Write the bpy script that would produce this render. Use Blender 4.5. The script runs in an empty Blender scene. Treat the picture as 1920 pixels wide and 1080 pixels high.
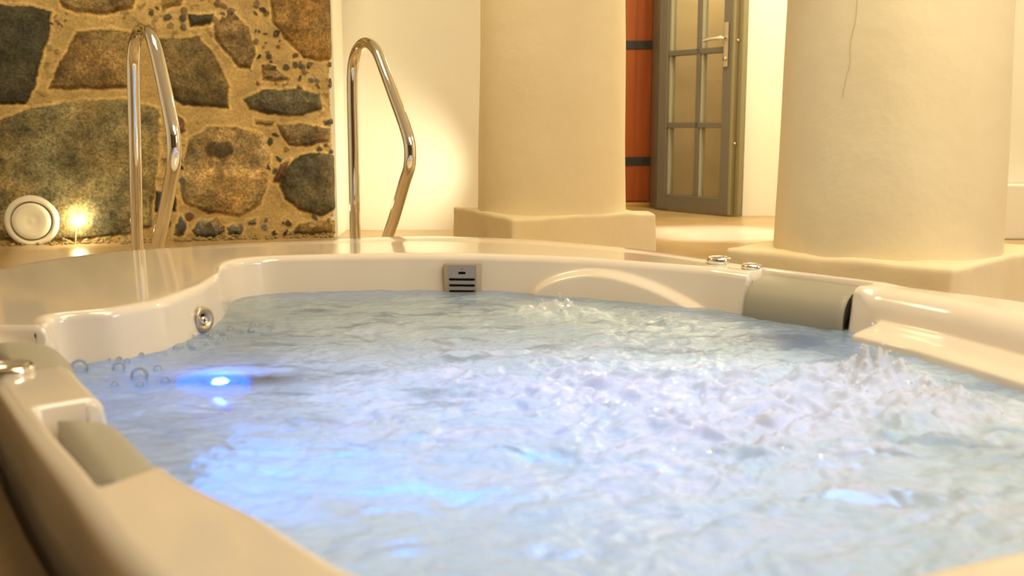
import bpy, bmesh, math, random
import numpy as np
from mathutils import Vector, Matrix

S = bpy.context.scene
COL = S.collection
PI = math.pi
R = math.radians
rng = random.Random(7)

# ---------------------------------------------------------------- camera
# metres; the resting water level of the tub is z = 0, the floor is z = -0.08
FL = -0.08
cam_d = bpy.data.cameras.new('camera')
cam = bpy.data.objects.new('camera', cam_d)
COL.objects.link(cam)
S.camera = cam
cam_d.sensor_width = 36.0
cam_d.lens = 37.5
cam.location = (0, 0, 0.46)
cam.rotation_euler = (PI / 2 - math.atan(310 / 2000), 0, 0)
cam_d.clip_start = 0.02
cam_d.dof.use_dof = True
cam_d.dof.focus_distance = 3.5
cam_d.dof.aperture_fstop = 3.8

# ---------------------------------------------------------------- world, lights, exposure
S.view_settings.view_transform = 'Standard'
S.view_settings.look = 'None'
S.view_settings.gamma = 1.0
S.view_settings.use_curve_mapping = False
S.view_settings.exposure = 0.42
S.cycles.use_denoising = True
S.cycles.sample_clamp_indirect = 6.0
S.cycles.caustics_reflective = False
S.cycles.caustics_refractive = False

w = bpy.data.worlds.new('world')
S.world = w
w.use_nodes = True
bg = w.node_tree.nodes['Background']
bg.inputs[0].default_value = (1.0, 0.86, 0.66, 1)
bg.inputs[1].default_value = 0.25

WARM = (1.0, 0.85, 0.50)
WARMER = (1.0, 0.70, 0.36)

def area(name, loc, target, size, power, col, size_y=None):
    d = bpy.data.lights.new(name, 'AREA')
    d.energy = power
    d.color = col
    d.size = size
    if size_y:
        d.shape = 'RECTANGLE'
        d.size_y = size_y
    o = bpy.data.objects.new(name, d)
    COL.objects.link(o)
    o.location = loc
    o.rotation_euler = (Vector(target) - Vector(loc)).to_track_quat('-Z', 'Y').to_euler()
    return o

def spot(name, loc, target, power, col, angle, blend, rad=0.02):
    d = bpy.data.lights.new(name, 'SPOT')
    d.energy = power
    d.color = col
    d.spot_size = R(angle)
    d.spot_blend = blend
    d.shadow_soft_size = rad
    o = bpy.data.objects.new(name, d)
    COL.objects.link(o)
    o.location = loc
    o.rotation_euler = (Vector(target) - Vector(loc)).to_track_quat('-Z', 'Y').to_euler()
    return o

def point(name, loc, power, col, rad=0.02):
    d = bpy.data.lights.new(name, 'POINT')
    d.energy = power
    d.color = col
    d.shadow_soft_size = rad
    o = bpy.data.objects.new(name, d)
    COL.objects.link(o)
    o.location = loc
    return o

# added area lights under the ceiling, no fixtures (all above the frame)
area('ceiling_fill_tub', (0.5, 1.7, 2.26), (0.2, 2.2, 0), 1.1, 33, (1.0, 0.87, 0.60))
area('ceiling_fill_stone', (-1.2, 3.5, 2.26), (-1.2, 4.2, 0.3), 0.6, 18, (1.0, 0.80, 0.42))
area('ceiling_fill_columns', (1.5, 1.2, 2.26), (0.5, 3.8, 0.6), 0.8, 22, WARM)
area('ceiling_fill_passage', (1.35, 5.3, 2.26), (1.25, 5.6, 0), 0.7, 32, WARM)
area('ceiling_fill_right', (2.6, 3.9, 2.26), (2.6, 4.6, 0), 0.6, 14, WARM)
# bare area light at right, outside the frame, assumed for cool highlights; no window
area('assumed_side_light', (3.25, 1.2, 1.25), (0.0, 1.9, 0.2), 1.0, 26, (0.80, 0.90, 1.0), 1.3)
# assumed small spotlight standing behind the rear column, washing the white wall
spot('assumed_wall_wash', (-0.10, 4.92, 0.22), (-0.70, 5.42, 0.23), 14, (1.0, 0.86, 0.55), 84, 1.0)
# assumed cool passage lamp, makes a light pool on the floor before the door
spot('assumed_passage_spot', (1.0, 5.15, 2.26), (1.0, 5.25, -0.08), 420, (0.78, 0.80, 1.0), 24, 0.8, 0.04)
# wall lamp low on the stone wall
point('wall_lamp_light', (-1.955, 4.765, 0.02), 1.0, (1.0, 0.83, 0.45), 0.012)
# blue lamp under the water
BLUE = (0.10, 0.28, 1.0)
point('tub_light_blue', (-0.541, 1.928, -0.046), 0.8, (0.03, 0.16, 1.0), 0.012)
point('niche_fill', (1.32, 6.72, 1.95), 11, WARM, 0.05)  # added fill behind the door leaf, brightens the panes; no fixture there
area('tub_fill_wide', (-0.16, 1.80, -0.44), (-0.16, 1.80, 0), 0.75, 3.4, (0.08, 0.28, 1.0), 0.5)  # added fill panel, tints the middle of the water blue
area('tub_fill_near', (0.10, 1.22, -0.44), (0.10, 1.22, 0), 0.5, 1.5, (0.10, 0.32, 1.0), 0.3)  # added weak fill, turns the near water bluer
area('tub_fill_side', (0.45, 1.90, -0.43), (0.45, 1.90, 0), 0.5, 1.4, (0.22, 0.46, 1.0), 0.4)  # added fill panel for the blue towards the right side

# ---------------------------------------------------------------- helpers
def new_mat(name):
    m = bpy.data.materials.new(name)
    m.use_nodes = True
    nt = m.node_tree
    b = nt.nodes['Principled BSDF']
    return m, nt, b

def N(nt, typ, **kw):
    n = nt.nodes.new(typ)
    for k, v in kw.items():
        setattr(n, k, v)
    return n

def rgba(c):
    return (c[0], c[1], c[2], 1.0)

def bump(nt, b, scale, strength, dist=0.01, detail=4, coord=None):
    tc = N(nt, 'ShaderNodeTexCoord')
    no = N(nt, 'ShaderNodeTexNoise')
    no.inputs['Scale'].default_value = scale
    no.inputs['Detail'].default_value = detail
    bp = N(nt, 'ShaderNodeBump')
    bp.inputs['Strength'].default_value = strength
    bp.inputs['Distance'].default_value = dist
    nt.links.new(tc.outputs['Object'], no.inputs['Vector'])
    nt.links.new(no.outputs[0], bp.inputs['Height'])
    nt.links.new(bp.outputs[0], b.inputs['Normal'])
    return tc, no, bp

def simple(name, col, rough=0.5, metal=0.0, **kw):
    m, nt, b = new_mat(name)
    b.inputs['Base Color'].default_value = rgba(col)
    b.inputs['Roughness'].default_value = rough
    b.inputs['Metallic'].default_value = metal
    for k, v in kw.items():
        b.inputs[k.replace('_', ' ')].default_value = v
    return m

def plaster(name, c1, c2, scale=2.5, bscale=9, bstr=0.25, rough=0.75, pits=True):
    m, nt, b = new_mat(name)
    tc, no, bp = bump(nt, b, bscale, bstr, 0.02, 6)
    n2 = N(nt, 'ShaderNodeTexNoise')
    n2.inputs['Scale'].default_value = scale
    n2.inputs['Detail'].default_value = 6
    n2.inputs['Roughness'].default_value = 0.6
    cr = N(nt, 'ShaderNodeValToRGB')
    cr.color_ramp.elements[0].position = 0.3
    cr.color_ramp.elements[0].color = rgba(c1)
    cr.color_ramp.elements[1].position = 0.7
    cr.color_ramp.elements[1].color = rgba(c2)
    nt.links.new(tc.outputs['Object'], n2.inputs['Vector'])
    nt.links.new(n2.outputs[0], cr.inputs[0])
    nt.links.new(cr.outputs[0], b.inputs['Base Color'])
    b.inputs['Roughness'].default_value = rough
    return m

def mesh_obj(name, verts, faces, mat=None, parent=None, smooth=True):
    me = bpy.data.meshes.new(name)
    me.from_pydata([tuple(v) for v in verts], [], faces)
    me.update()
    if smooth:
        me.polygons.foreach_set('use_smooth', [True] * len(me.polygons))
    o = bpy.data.objects.new(name, me)
    COL.objects.link(o)
    if mat:
        me.materials.append(mat)
    if parent:
        o.parent = parent
    return o

def np_mesh(name, co, quads, mat, parent=None):
    """big mesh from numpy arrays"""
    me = bpy.data.meshes.new(name)
    nv, nf = len(co), len(quads)
    me.vertices.add(nv)
    me.vertices.foreach_set('co', np.ascontiguousarray(co, dtype=np.float32).ravel())
    me.loops.add(nf * 4)
    me.loops.foreach_set('vertex_index', np.ascontiguousarray(quads, dtype=np.int32).ravel())
    me.polygons.add(nf)
    me.polygons.foreach_set('loop_start', np.arange(0, nf * 4, 4, dtype=np.int32))
    me.polygons.foreach_set('use_smooth', np.ones(nf, dtype=bool))
    me.update(calc_edges=True)
    me.validate()
    o = bpy.data.objects.new(name, me)
    COL.objects.link(o)
    me.materials.append(mat)
    if parent:
        o.parent = parent
    return o

def bm_obj(name, bm, mat=None, parent=None, smooth=False):
    me = bpy.data.meshes.new(name)
    bmesh.ops.recalc_face_normals(bm, faces=bm.faces[:])
    bm.to_mesh(me)
    bm.free()
    if smooth:
        me.polygons.foreach_set('use_smooth', [True] * len(me.polygons))
    o = bpy.data.objects.new(name, me)
    COL.objects.link(o)
    if mat:
        me.materials.append(mat)
    if parent:
        o.parent = parent
    return o

def bm_box(bm, x0, x1, y0, y1, z0, z1, M=None):
    vs = [bm.verts.new(v) for v in [(x0, y0, z0), (x1, y0, z0), (x1, y1, z0), (x0, y1, z0),
                                    (x0, y0, z1), (x1, y0, z1), (x1, y1, z1), (x0, y1, z1)]]
    if M:
        for v in vs:
            v.co = M @ v.co
    for f in [(0, 3, 2, 1), (4, 5, 6, 7), (0, 1, 5, 4), (1, 2, 6, 5), (2, 3, 7, 6), (3, 0, 4, 7)]:
        bm.faces.new([vs[i] for i in f])
    return vs

def bevel_all(bm, w_, seg=2):
    bmesh.ops.bevel(bm, geom=bm.edges[:], offset=w_, segments=seg, profile=0.6, affect='EDGES')

def box_obj(name, x0, x1, y0, y1, z0, z1, mat, parent=None, bev=0.0, M=None):
    bm = bmesh.new()
    bm_box(bm, x0, x1, y0, y1, z0, z1, M)
    if bev:
        bevel_all(bm, bev)
    return bm_obj(name, bm, mat, parent)

def lathe(name, prof, mat, parent=None, seg=64, M=None):
    """profile [(r,z)...] turned about z"""
    v, f = [], []
    n = len(prof)
    for i in range(seg):
        a = 2 * PI * i / seg
        for r, z in prof:
            p = Vector((r * math.cos(a), r * math.sin(a), z))
            v.append(M @ p if M else p)
    for i in range(seg):
        j = (i + 1) % seg
        for k in range(n - 1):
            f.append((i * n + k, j * n + k, j * n + k + 1, i * n + k + 1))
    o = mesh_obj(name, v, f, mat, parent)
    me = o.data
    bm = bmesh.new()
    bm.from_mesh(me)
    bmesh.ops.remove_doubles(bm, verts=bm.verts[:], dist=1e-6)
    bm.to_mesh(me)
    bm.free()
    me.polygons.foreach_set('use_smooth', [True] * len(me.polygons))
    return o

def catmull(pts, per=10):
    out = []
    P = [Vector(p) for p in pts]
    P = [P[0] * 2 - P[1]] + P + [P[-1] * 2 - P[-2]]
    for i in range(1, len(P) - 2):
        for k in range(per):
            t = k / per
            out.append(0.5 * (2 * P[i] + (P[i + 1] - P[i - 1]) * t + (2 * P[i - 1] - 5 * P[i] + 4 * P[i + 1] - P[i + 2]) * t * t
                              + (3 * P[i] - P[i - 1] - 3 * P[i + 1] + P[i + 2]) * t ** 3))
    out.append(P[-2])
    return out

def tube(name, pts, rad, mat, parent=None, seg=20, up=(1, 0, 0)):
    """swept tube along a planar path; up = normal of the path's plane"""
    v, f = [], []
    upv = Vector(up).normalized()
    n = len(pts)
    for i, p in enumerate(pts):
        a, b = pts[max(i - 1, 0)], pts[min(i + 1, n - 1)]
        t = (b - a).normalized()
        s = t.cross(upv).normalized()
        for k in range(seg):
            ang = 2 * PI * k / seg
            v.append(p + s * math.cos(ang) * rad + upv * math.sin(ang) * rad)
    for i in range(n - 1):
        for k in range(seg):
            l = (k + 1) % seg
            f.append((i * seg + k, i * seg + l, (i + 1) * seg + l, (i + 1) * seg + k))
    return mesh_obj(name, v, f, mat, parent)

def empty(name, loc=(0, 0, 0), rz=0.0):
    o = bpy.data.objects.new(name, None)
    COL.objects.link(o)
    o.location = loc
    o.rotation_euler = (0, 0, rz)
    o.empty_display_size = 0.1
    return o

def tag(o, label=None, cat=None, group=None, kind=None):
    if label:
        o['label'] = label
    if cat:
        o['category'] = cat
    if group:
        o['group'] = group
    if kind:
        o['kind'] = kind
    return o

# numpy gradient noise -------------------------------------------------------
_perm = np.random.RandomState(3).permutation(1024)
_perm = np.concatenate([_perm, _perm])
_ga = np.random.RandomState(5).rand(1024) * 2 * np.pi

def perlin(x, y, seed=0):
    x = x + seed * 17.31
    y = y + seed * 9.73
    xi = np.floor(x).astype(int)
    yi = np.floor(y).astype(int)
    xf, yf = x - xi, y - yi
    u = xf ** 3 * (xf * (xf * 6 - 15) + 10)
    v_ = yf ** 3 * (yf * (yf * 6 - 15) + 10)

    def g(ix, iy, dx, dy):
        h = _ga[_perm[(_perm[ix & 1023] + iy) & 1023]]
        return np.cos(h) * dx + np.sin(h) * dy
    n00 = g(xi, yi, xf, yf)
    n10 = g(xi + 1, yi, xf - 1, yf)
    n01 = g(xi, yi + 1, xf, yf - 1)
    n11 = g(xi + 1, yi + 1, xf - 1, yf - 1)
    return (n00 * (1 - u) + n10 * u) * (1 - v_) + (n01 * (1 - u) + n11 * u) * v_

def fbm(x, y, octs=4, seed=0, gain=0.5):
    a, s, f = 1.0, 0.0, 1.0
    for i in range(octs):
        c, d = math.cos(i * 0.7), math.sin(i * 0.7)
        s = s + a * perlin((x * c - y * d) * f, (x * d + y * c) * f, seed + i * 3)
        a *= gain
        f *= 2.03
    return s

def sst(x, a, b):
    t = np.clip((x - a) / (b - a), 0, 1)
    return t * t * (3 - 2 * t)

# ---------------------------------------------------------------- materials
M_acrylic = simple('cream_acrylic', (0.82, 0.72, 0.62), 0.14)
_b = M_acrylic.node_tree.nodes['Principled BSDF']
_b.inputs['Coat Weight'].default_value = 0.6
_b.inputs['Coat Roughness'].default_value = 0.05
M_pillow = simple('grey_foam', (0.36, 0.325, 0.255), 0.5)
bump(M_pillow.node_tree, M_pillow.node_tree.nodes['Principled BSDF'], 300, 0.08, 0.002)
M_chrome = simple('polished_steel', (0.86, 0.84, 0.80), 0.05, 1.0)
M_satin = simple('satin_steel', (0.55, 0.46, 0.35), 0.38, 1.0)
M_dark = simple('dark_void', (0.015, 0.013, 0.012), 0.6)
M_white = plaster('white_wall', (0.87, 0.84, 0.76), (0.91, 0.88, 0.80), 1.5, 6, 0.08)
M_column = plaster('cream_plaster', (0.77, 0.63, 0.40), (0.84, 0.715, 0.485), 2.2, 8, 0.28)
M_frame = simple('grey_paint', (0.145, 0.125, 0.10), 0.35)
M_bead = simple('light_bead', (0.42, 0.40, 0.30), 0.4)
M_iron = simple('black_iron', (0.035, 0.035, 0.035), 0.45, 0.3)
M_plastic = simple('cream_enamel', (0.82, 0.78, 0.68), 0.3)

m, nt, b = new_mat('clear_glass')
b.inputs['Base Color'].default_value = (0.9, 0.95, 0.92, 1)
out = nt.nodes['Material Output']
tr = N(nt, 'ShaderNodeBsdfTransparent')
tr.inputs[0].default_value = (0.985, 0.97, 0.94, 1)
gl = N(nt, 'ShaderNodeBsdfGlossy')
gl.inputs['Roughness'].default_value = 0.03
lw = N(nt, 'ShaderNodeLayerWeight')
lw.inputs['Blend'].default_value = 0.5
fr = N(nt, 'ShaderNodeMath', operation='POWER')
fr.inputs[1].default_value = 4.0
nt.links.new(lw.outputs['Facing'], fr.inputs[0])
mx = N(nt, 'ShaderNodeMixShader')
nt.links.new(fr.outputs[0], mx.inputs[0])
nt.links.new(tr.outputs[0], mx.inputs[1])
nt.links.new(gl.outputs[0], mx.inputs[2])
nt.links.new(mx.outputs[0], out.inputs[0])
M_glass = m

# orange stained boards
m, nt, b = new_mat('orange_stained_wood')
tc = N(nt, 'ShaderNodeTexCoord')
mp = N(nt, 'ShaderNodeMapping')
mp.inputs['Scale'].default_value = (14, 14, 0.8)
no = N(nt, 'ShaderNodeTexNoise')
no.inputs['Scale'].default_value = 2.5
no.inputs['Detail'].default_value = 5
cr = N(nt, 'ShaderNodeValToRGB')
cr.color_ramp.elements[0].color = (0.27, 0.045, 0.001, 1)
cr.color_ramp.elements[1].color = (0.48, 0.11, 0.003, 1)
nt.links.new(tc.outputs['Object'], mp.inputs[0])
nt.links.new(mp.outputs[0], no.inputs['Vector'])
nt.links.new(no.outputs[0], cr.inputs[0])
nt.links.new(cr.outputs[0], b.inputs['Base Color'])
b.inputs['Roughness'].default_value = 0.45
M_orange = m

# floor: tan, softly polished
m, nt, b = new_mat('tan_floor')
tc, no, bp = bump(nt, b, 3, 0.08, 0.01, 5)
cr = N(nt, 'ShaderNodeValToRGB')
cr.color_ramp.elements[0].position = 0.35
cr.color_ramp.elements[0].color = (0.42, 0.28, 0.14, 1)
cr.color_ramp.elements[1].position = 0.65
cr.color_ramp.elements[1].color = (0.55, 0.39, 0.21, 1)
nt.links.new(no.outputs[0], cr.inputs[0])
nt.links.new(cr.outputs[0], b.inputs['Base Color'])
b.inputs['Roughness'].default_value = 0.28
M_floor = m

# stone wall: colour attribute plus grain
m, nt, b = new_mat('fieldstone')
at = N(nt, 'ShaderNodeAttribute', attribute_name='stone_colour')
tc = N(nt, 'ShaderNodeTexCoord')
n1 = N(nt, 'ShaderNodeTexNoise')
n1.inputs['Scale'].default_value = 85
n1.inputs['Detail'].default_value = 5
n1.inputs['Roughness'].default_value = 0.7
n2 = N(nt, 'ShaderNodeTexNoise')
n2.inputs['Scale'].default_value = 9
n2.inputs['Detail'].default_value = 5
mr = N(nt, 'ShaderNodeMapRange')
mr.inputs[1].default_value = 0.3
mr.inputs[2].default_value = 0.7
mr.inputs[3].default_value = 0.25
mr.inputs[4].default_value = 1.7
mr2 = N(nt, 'ShaderNodeMapRange')
mr2.inputs[1].default_value = 0.3
mr2.inputs[2].default_value = 0.7
mr2.inputs[3].default_value = 0.75
mr2.inputs[4].default_value = 1.2
mu = N(nt, 'ShaderNodeMath', operation='MULTIPLY')
vm = N(nt, 'ShaderNodeVectorMath', operation='SCALE')
nt.links.new(tc.outputs['Object'], n1.inputs['Vector'])
nt.links.new(tc.outputs['Object'], n2.inputs['Vector'])
nt.links.new(n1.outputs[0], mr.inputs[0])
nt.links.new(n2.outputs[0], mr2.inputs[0])
nt.links.new(mr.outputs[0], mu.inputs[0])
nt.links.new(mr2.outputs[0], mu.inputs[1])
gm = N(nt, 'ShaderNodeMix', data_type='FLOAT')
gm.inputs['A'].default_value = 1.0
nt.links.new(at.outputs['Alpha'], gm.inputs['Factor'])
nt.links.new(mu.outputs[0], gm.inputs['B'])
nt.links.new(at.outputs['Color'], vm.inputs[0])
nt.links.new(gm.outputs['Result'], vm.inputs['Scale'])
nt.links.new(vm.outputs[0], b.inputs['Base Color'])
bp = N(nt, 'ShaderNodeBump')
bp.inputs['Strength'].default_value = 0.5
bp.inputs['Distance'].default_value = 0.006
nt.links.new(n1.outputs[0], bp.inputs['Height'])
nt.links.new(bp.outputs[0], b.inputs['Normal'])
b.inputs['Roughness'].default_value = 0.7
M_stone = m

def emit(name, col, s):
    m, nt, b = new_mat(name)
    b.inputs['Base Color'].default_value = rgba(col)
    b.inputs['Emission Color'].default_value = rgba(col)
    b.inputs['Emission Strength'].default_value = s
    return m

# ================================================================ THE SETTING
# ---- contours of the tub (plan), used by tub, floor opening and water
C0 = np.array([0.05, 1.9])
INNER = [(0.945, 1.937), (0.884, 2.126), (0.785, 2.32), (0.60, 2.52), (0.496, 2.655), (0.334, 2.758), (0.20, 2.84), (0.058, 2.893),
         (-0.088, 2.929), (-0.296, 2.941), (-0.47, 2.925), (-0.665, 2.885), (-0.735, 2.82), (-0.745, 2.726), (-0.703, 2.531),
         (-0.693, 2.362), (-0.72, 2.145), (-0.787, 2.045), (-0.875, 2.004), (-0.862, 1.937), (-0.70, 1.63), (-0.536, 1.37),
         (-0.353, 1.079), (-0.283, 1.005), (-0.23, 0.954), (-0.133, 0.832), (0.0, 0.75), (0.12, 0.755), (0.24, 0.785), (0.32, 0.825), (0.434, 0.885), (0.60, 0.995),
         (0.78, 1.12), (0.98, 1.30), (1.05, 1.5), (1.01, 1.72)]
OUTER = [(1.053, 2.165), (0.85, 2.402), (0.577, 2.726), (0.395, 3.016), (0.23, 3.17), (0.066, 3.296), (-0.101, 3.358),
         (-0.239, 3.40), (-0.342, 3.40), (-0.535, 3.326), (-0.838, 3.20), (-1.10, 3.04), (-1.243, 2.85), (-1.30, 2.62),
         (-1.25, 2.38), (-1.13, 2.14), (-0.93, 1.80), (-0.744, 1.49), (-0.569, 1.215), (-0.455, 1.045), (-0.369, 0.91), (-0.28, 0.78),
         (-0.12, 0.60), (0.08, 0.53), (0.30, 0.57), (0.55, 0.68), (0.90, 0.90), (1.17, 1.18), (1.26, 1.5), (1.20, 1.85)]
NT = 1440
TH = np.linspace(-PI, PI, NT, endpoint=False)

def polar(pts, sig_deg):
    p = np.array(pts)
    q = np.vstack([p, p[:1]])
    dense = np.vstack([q[i] + (q[i + 1] - q[i]) * t for i in range(len(p)) for t in np.linspace(0, 1, 30, endpoint=False)[:, None]])
    d = dense - C0
    a = np.arctan2(d[:, 1], d[:, 0])
    r = np.hypot(d[:, 0], d[:, 1])
    o = np.argsort(a)
    rr = np.interp(TH, a[o], r[o], period=2 * PI)
    k = int(sig_deg * 3 / 360 * NT)
    ker = np.exp(-0.5 * (np.arange(-k, k + 1) / (sig_deg / 360 * NT)) ** 2)
    ker /= ker.sum()
    return np.convolve(np.concatenate([rr[-k:], rr, rr[:k]]), ker, 'valid')

RI = polar(INNER, 1.3)
RO = polar(OUTER, 2.2)
RI = np.minimum(RI, RO - 0.07)
CT, ST = np.cos(TH), np.sin(TH)

def inward_normal(r):
    x, y = r * CT, r * ST
    dx, dy = np.gradient(np.r_[x[-1:], x, x[:1]])[1:-1], np.gradient(np.r_[y[-1:], y, y[:1]])[1:-1]
    l = np.hypot(dx, dy)
    return -dy / l, dx / l

NX, NY = inward_normal(RI)
DEG = np.degrees(TH)

def tbox(a, b, w_=0.5, deg=DEG):
    """1 for a < theta < b, soft edges"""
    return sst(deg, a - w_, a + w_) * (1 - sst(deg, b - w_, b + w_))

def ring_at(deg_, arr):
    return float(np.interp((deg_ + 180) % 360 - 180, DEG, arr))

def wall_pt(deg_, n, z):
    """point n metres inward of the tub's inner edge, with tangent frame"""
    r = ring_at(deg_, RI)
    a = R(deg_)
    nx, ny = ring_at(deg_, NX), ring_at(deg_, NY)
    l = math.hypot(nx, ny)
    nx, ny = nx / l, ny / l
    return Vector((C0[0] + r * math.cos(a) + nx * n, C0[1] + r * math.sin(a) + ny * n, z)), Vector((nx, ny, 0))

# ---- floor with the tub's opening
def build_floor():
    n = 360
    idx = (np.arange(n) * NT // n)
    X0, X1, Y0, Y1 = -3.4, 3.6, -1.8, 7.6
    v, f = [], []
    for i in idx:
        c, s = CT[i], ST[i]
        tx = ((X1 if c > 0 else X0) - C0[0]) / c if abs(c) > 1e-6 else 1e9
        ty = ((Y1 if s > 0 else Y0) - C0[1]) / s if abs(s) > 1e-6 else 1e9
        rr = min(tx, ty)
        r0 = RO[i] - 0.012
        for t in (0, 0.02, 0.1, 0.3, 0.6, 1):
            r_ = r0 + (rr - r0) * t
            v.append((C0[0] + c * r_, C0[1] + s * r_, FL))
    m_ = 6
    for i in range(n):
        j = (i + 1) % n
        for k in range(m_ - 1):
            f.append((i * m_ + k, i * m_ + k + 1, j * m_ + k + 1, j * m_ + k))
    o = mesh_obj('floor', v, f, M_floor, smooth=False)
    return tag(o, 'tan stone tiled floor around the tub and through to the door', 'floor', kind='structure')

build_floor()
tag(box_obj('ceiling', -3.4, 3.6, -1.8, 7.6, 2.34, 2.44, M_white), 'plain plastered ceiling above the tub', 'ceiling', kind='structure')

# ---- stone wall, real relief
WA, WB = np.array([-2.07, 4.8]), np.array([-0.84, 5.12])
WE = (WB - WA) / np.linalg.norm(WB - WA)
WN = np.array([WE[1], -WE[0]])         # towards the tub
WL = float(np.linalg.norm(WB - WA))

def wall_xy(u, out=0.0):
    return WA[0] + WE[0] * u + WN[0] * out, WA[1] + WE[1] * u + WN[1] * out

STONES = [
    ('k', [(-0.209,0.973),(-0.027,0.966),(0.054,0.946),(0.041,0.854),(0.002,0.739),(-0.032,0.623),(-0.076,0.541),(-0.185,0.536),(-0.239,0.536)]),
    ('b', [(0.152,0.863),(0.308,0.874),(0.386,0.857),(0.371,0.744),(0.351,0.612),(0.192,0.606),(0.015,0.605),(0.066,0.717)]),
    ('g', [(0.074,1.037),(0.43,1.048),(0.392,0.966),(0.277,0.928),(0.167,0.94),(0.092,0.96)]),
    ('m', [(0.49,0.84),(0.673,0.848),(0.75,0.738),(0.793,0.63),(0.789,0.521),(0.578,0.544),(0.498,0.585),(0.475,0.722)]),
    ('o', [(-0.244,0.455),(-0.055,0.53),(0.145,0.559),(0.337,0.569),(0.484,0.52),(0.466,0.291),(0.423,-0.014),(0.316,-0.053),(0.041,-0.07),(-0.225,-0.058),(-0.28,-0.057)]),
    ('n', [(0.729,0.904),(0.818,0.965),(0.886,0.896),(0.919,0.8),(0.891,0.703),(0.832,0.715),(0.776,0.786),(0.731,0.845)]),
    ('g2', [(0.988,1.065),(1.291,1.074),(1.283,0.745),(1.135,0.755),(1.041,0.851),(0.995,0.922)]),
    ('d', [(0.853,0.567),(0.936,0.612),(1.107,0.62),(1.205,0.596),(1.22,0.522),(1.103,0.485),(0.956,0.497),(0.873,0.521)]),
    ('n', [(1.003,0.448),(1.127,0.455),(1.25,0.435),(1.249,0.372),(1.136,0.345),(1.05,0.356),(1.021,0.398)]),
    ('d2', [(1.001,0.161),(1.021,0.236),(1.097,0.311),(1.197,0.327),(1.277,0.309),(1.271,0.05),(1.189,0.018),(1.09,0.046),(1.029,0.098)]),
    ('r', [(0.973,0.182),(1.005,0.269),(1.062,0.291),(1.009,0.179)]),
    ('t', [(0.578,0.29),(0.606,0.387),(0.691,0.441),(0.81,0.445),(0.929,0.411),(0.967,0.312),(0.951,0.187),(0.917,0.075),(0.818,0.027),(0.674,0.04),(0.569,0.094),(0.55,0.193)]),
    ('s', [(0.594,-0.036),(0.632,0.011),(0.696,0.009),(0.743,-0.042),(0.712,-0.074),(0.621,-0.071)]),
    ('s', [(0.753,-0.027),(0.788,-0.008),(0.835,-0.037),(0.815,-0.064),(0.759,-0.063)]),
    ('s', [(0.522,-0.009),(0.55,0.035),(0.581,0.002),(0.562,-0.057),(0.522,-0.056)]),
    ('n', [(0.94,0.728),(0.981,0.731),(1.067,0.664),(1.037,0.649),(0.943,0.656)]),
    ('k', [(0.619,0.944),(0.74,0.947),(0.715,0.901),(0.63,0.885)]),
    ('r', [(0.548,0.503),(0.586,0.479),(0.591,0.416),(0.548,0.397)]),
    ('k', [(0.443,0.157),(0.54,0.124),(0.532,0.05),(0.442,0.052)]),
    ('s', [(1.211,0.475),(1.272,0.48),(1.271,0.445),(1.216,0.445)]),
    ('g', [(0.895,0.48),(1.004,0.465),(0.979,0.445),(0.906,0.455)]),
    ('s', [(0.846,0.003),(0.891,0.017),(0.895,-0.013),(0.855,-0.022)]),
    ('b', [(1.265,0.004),(1.268,-0.073),(1.036,-0.067),(1.088,-0.012)]),
    ('g', [(0.509,1.05),(0.612,1.054),(0.597,0.978),(0.516,0.958)]),
]
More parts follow.
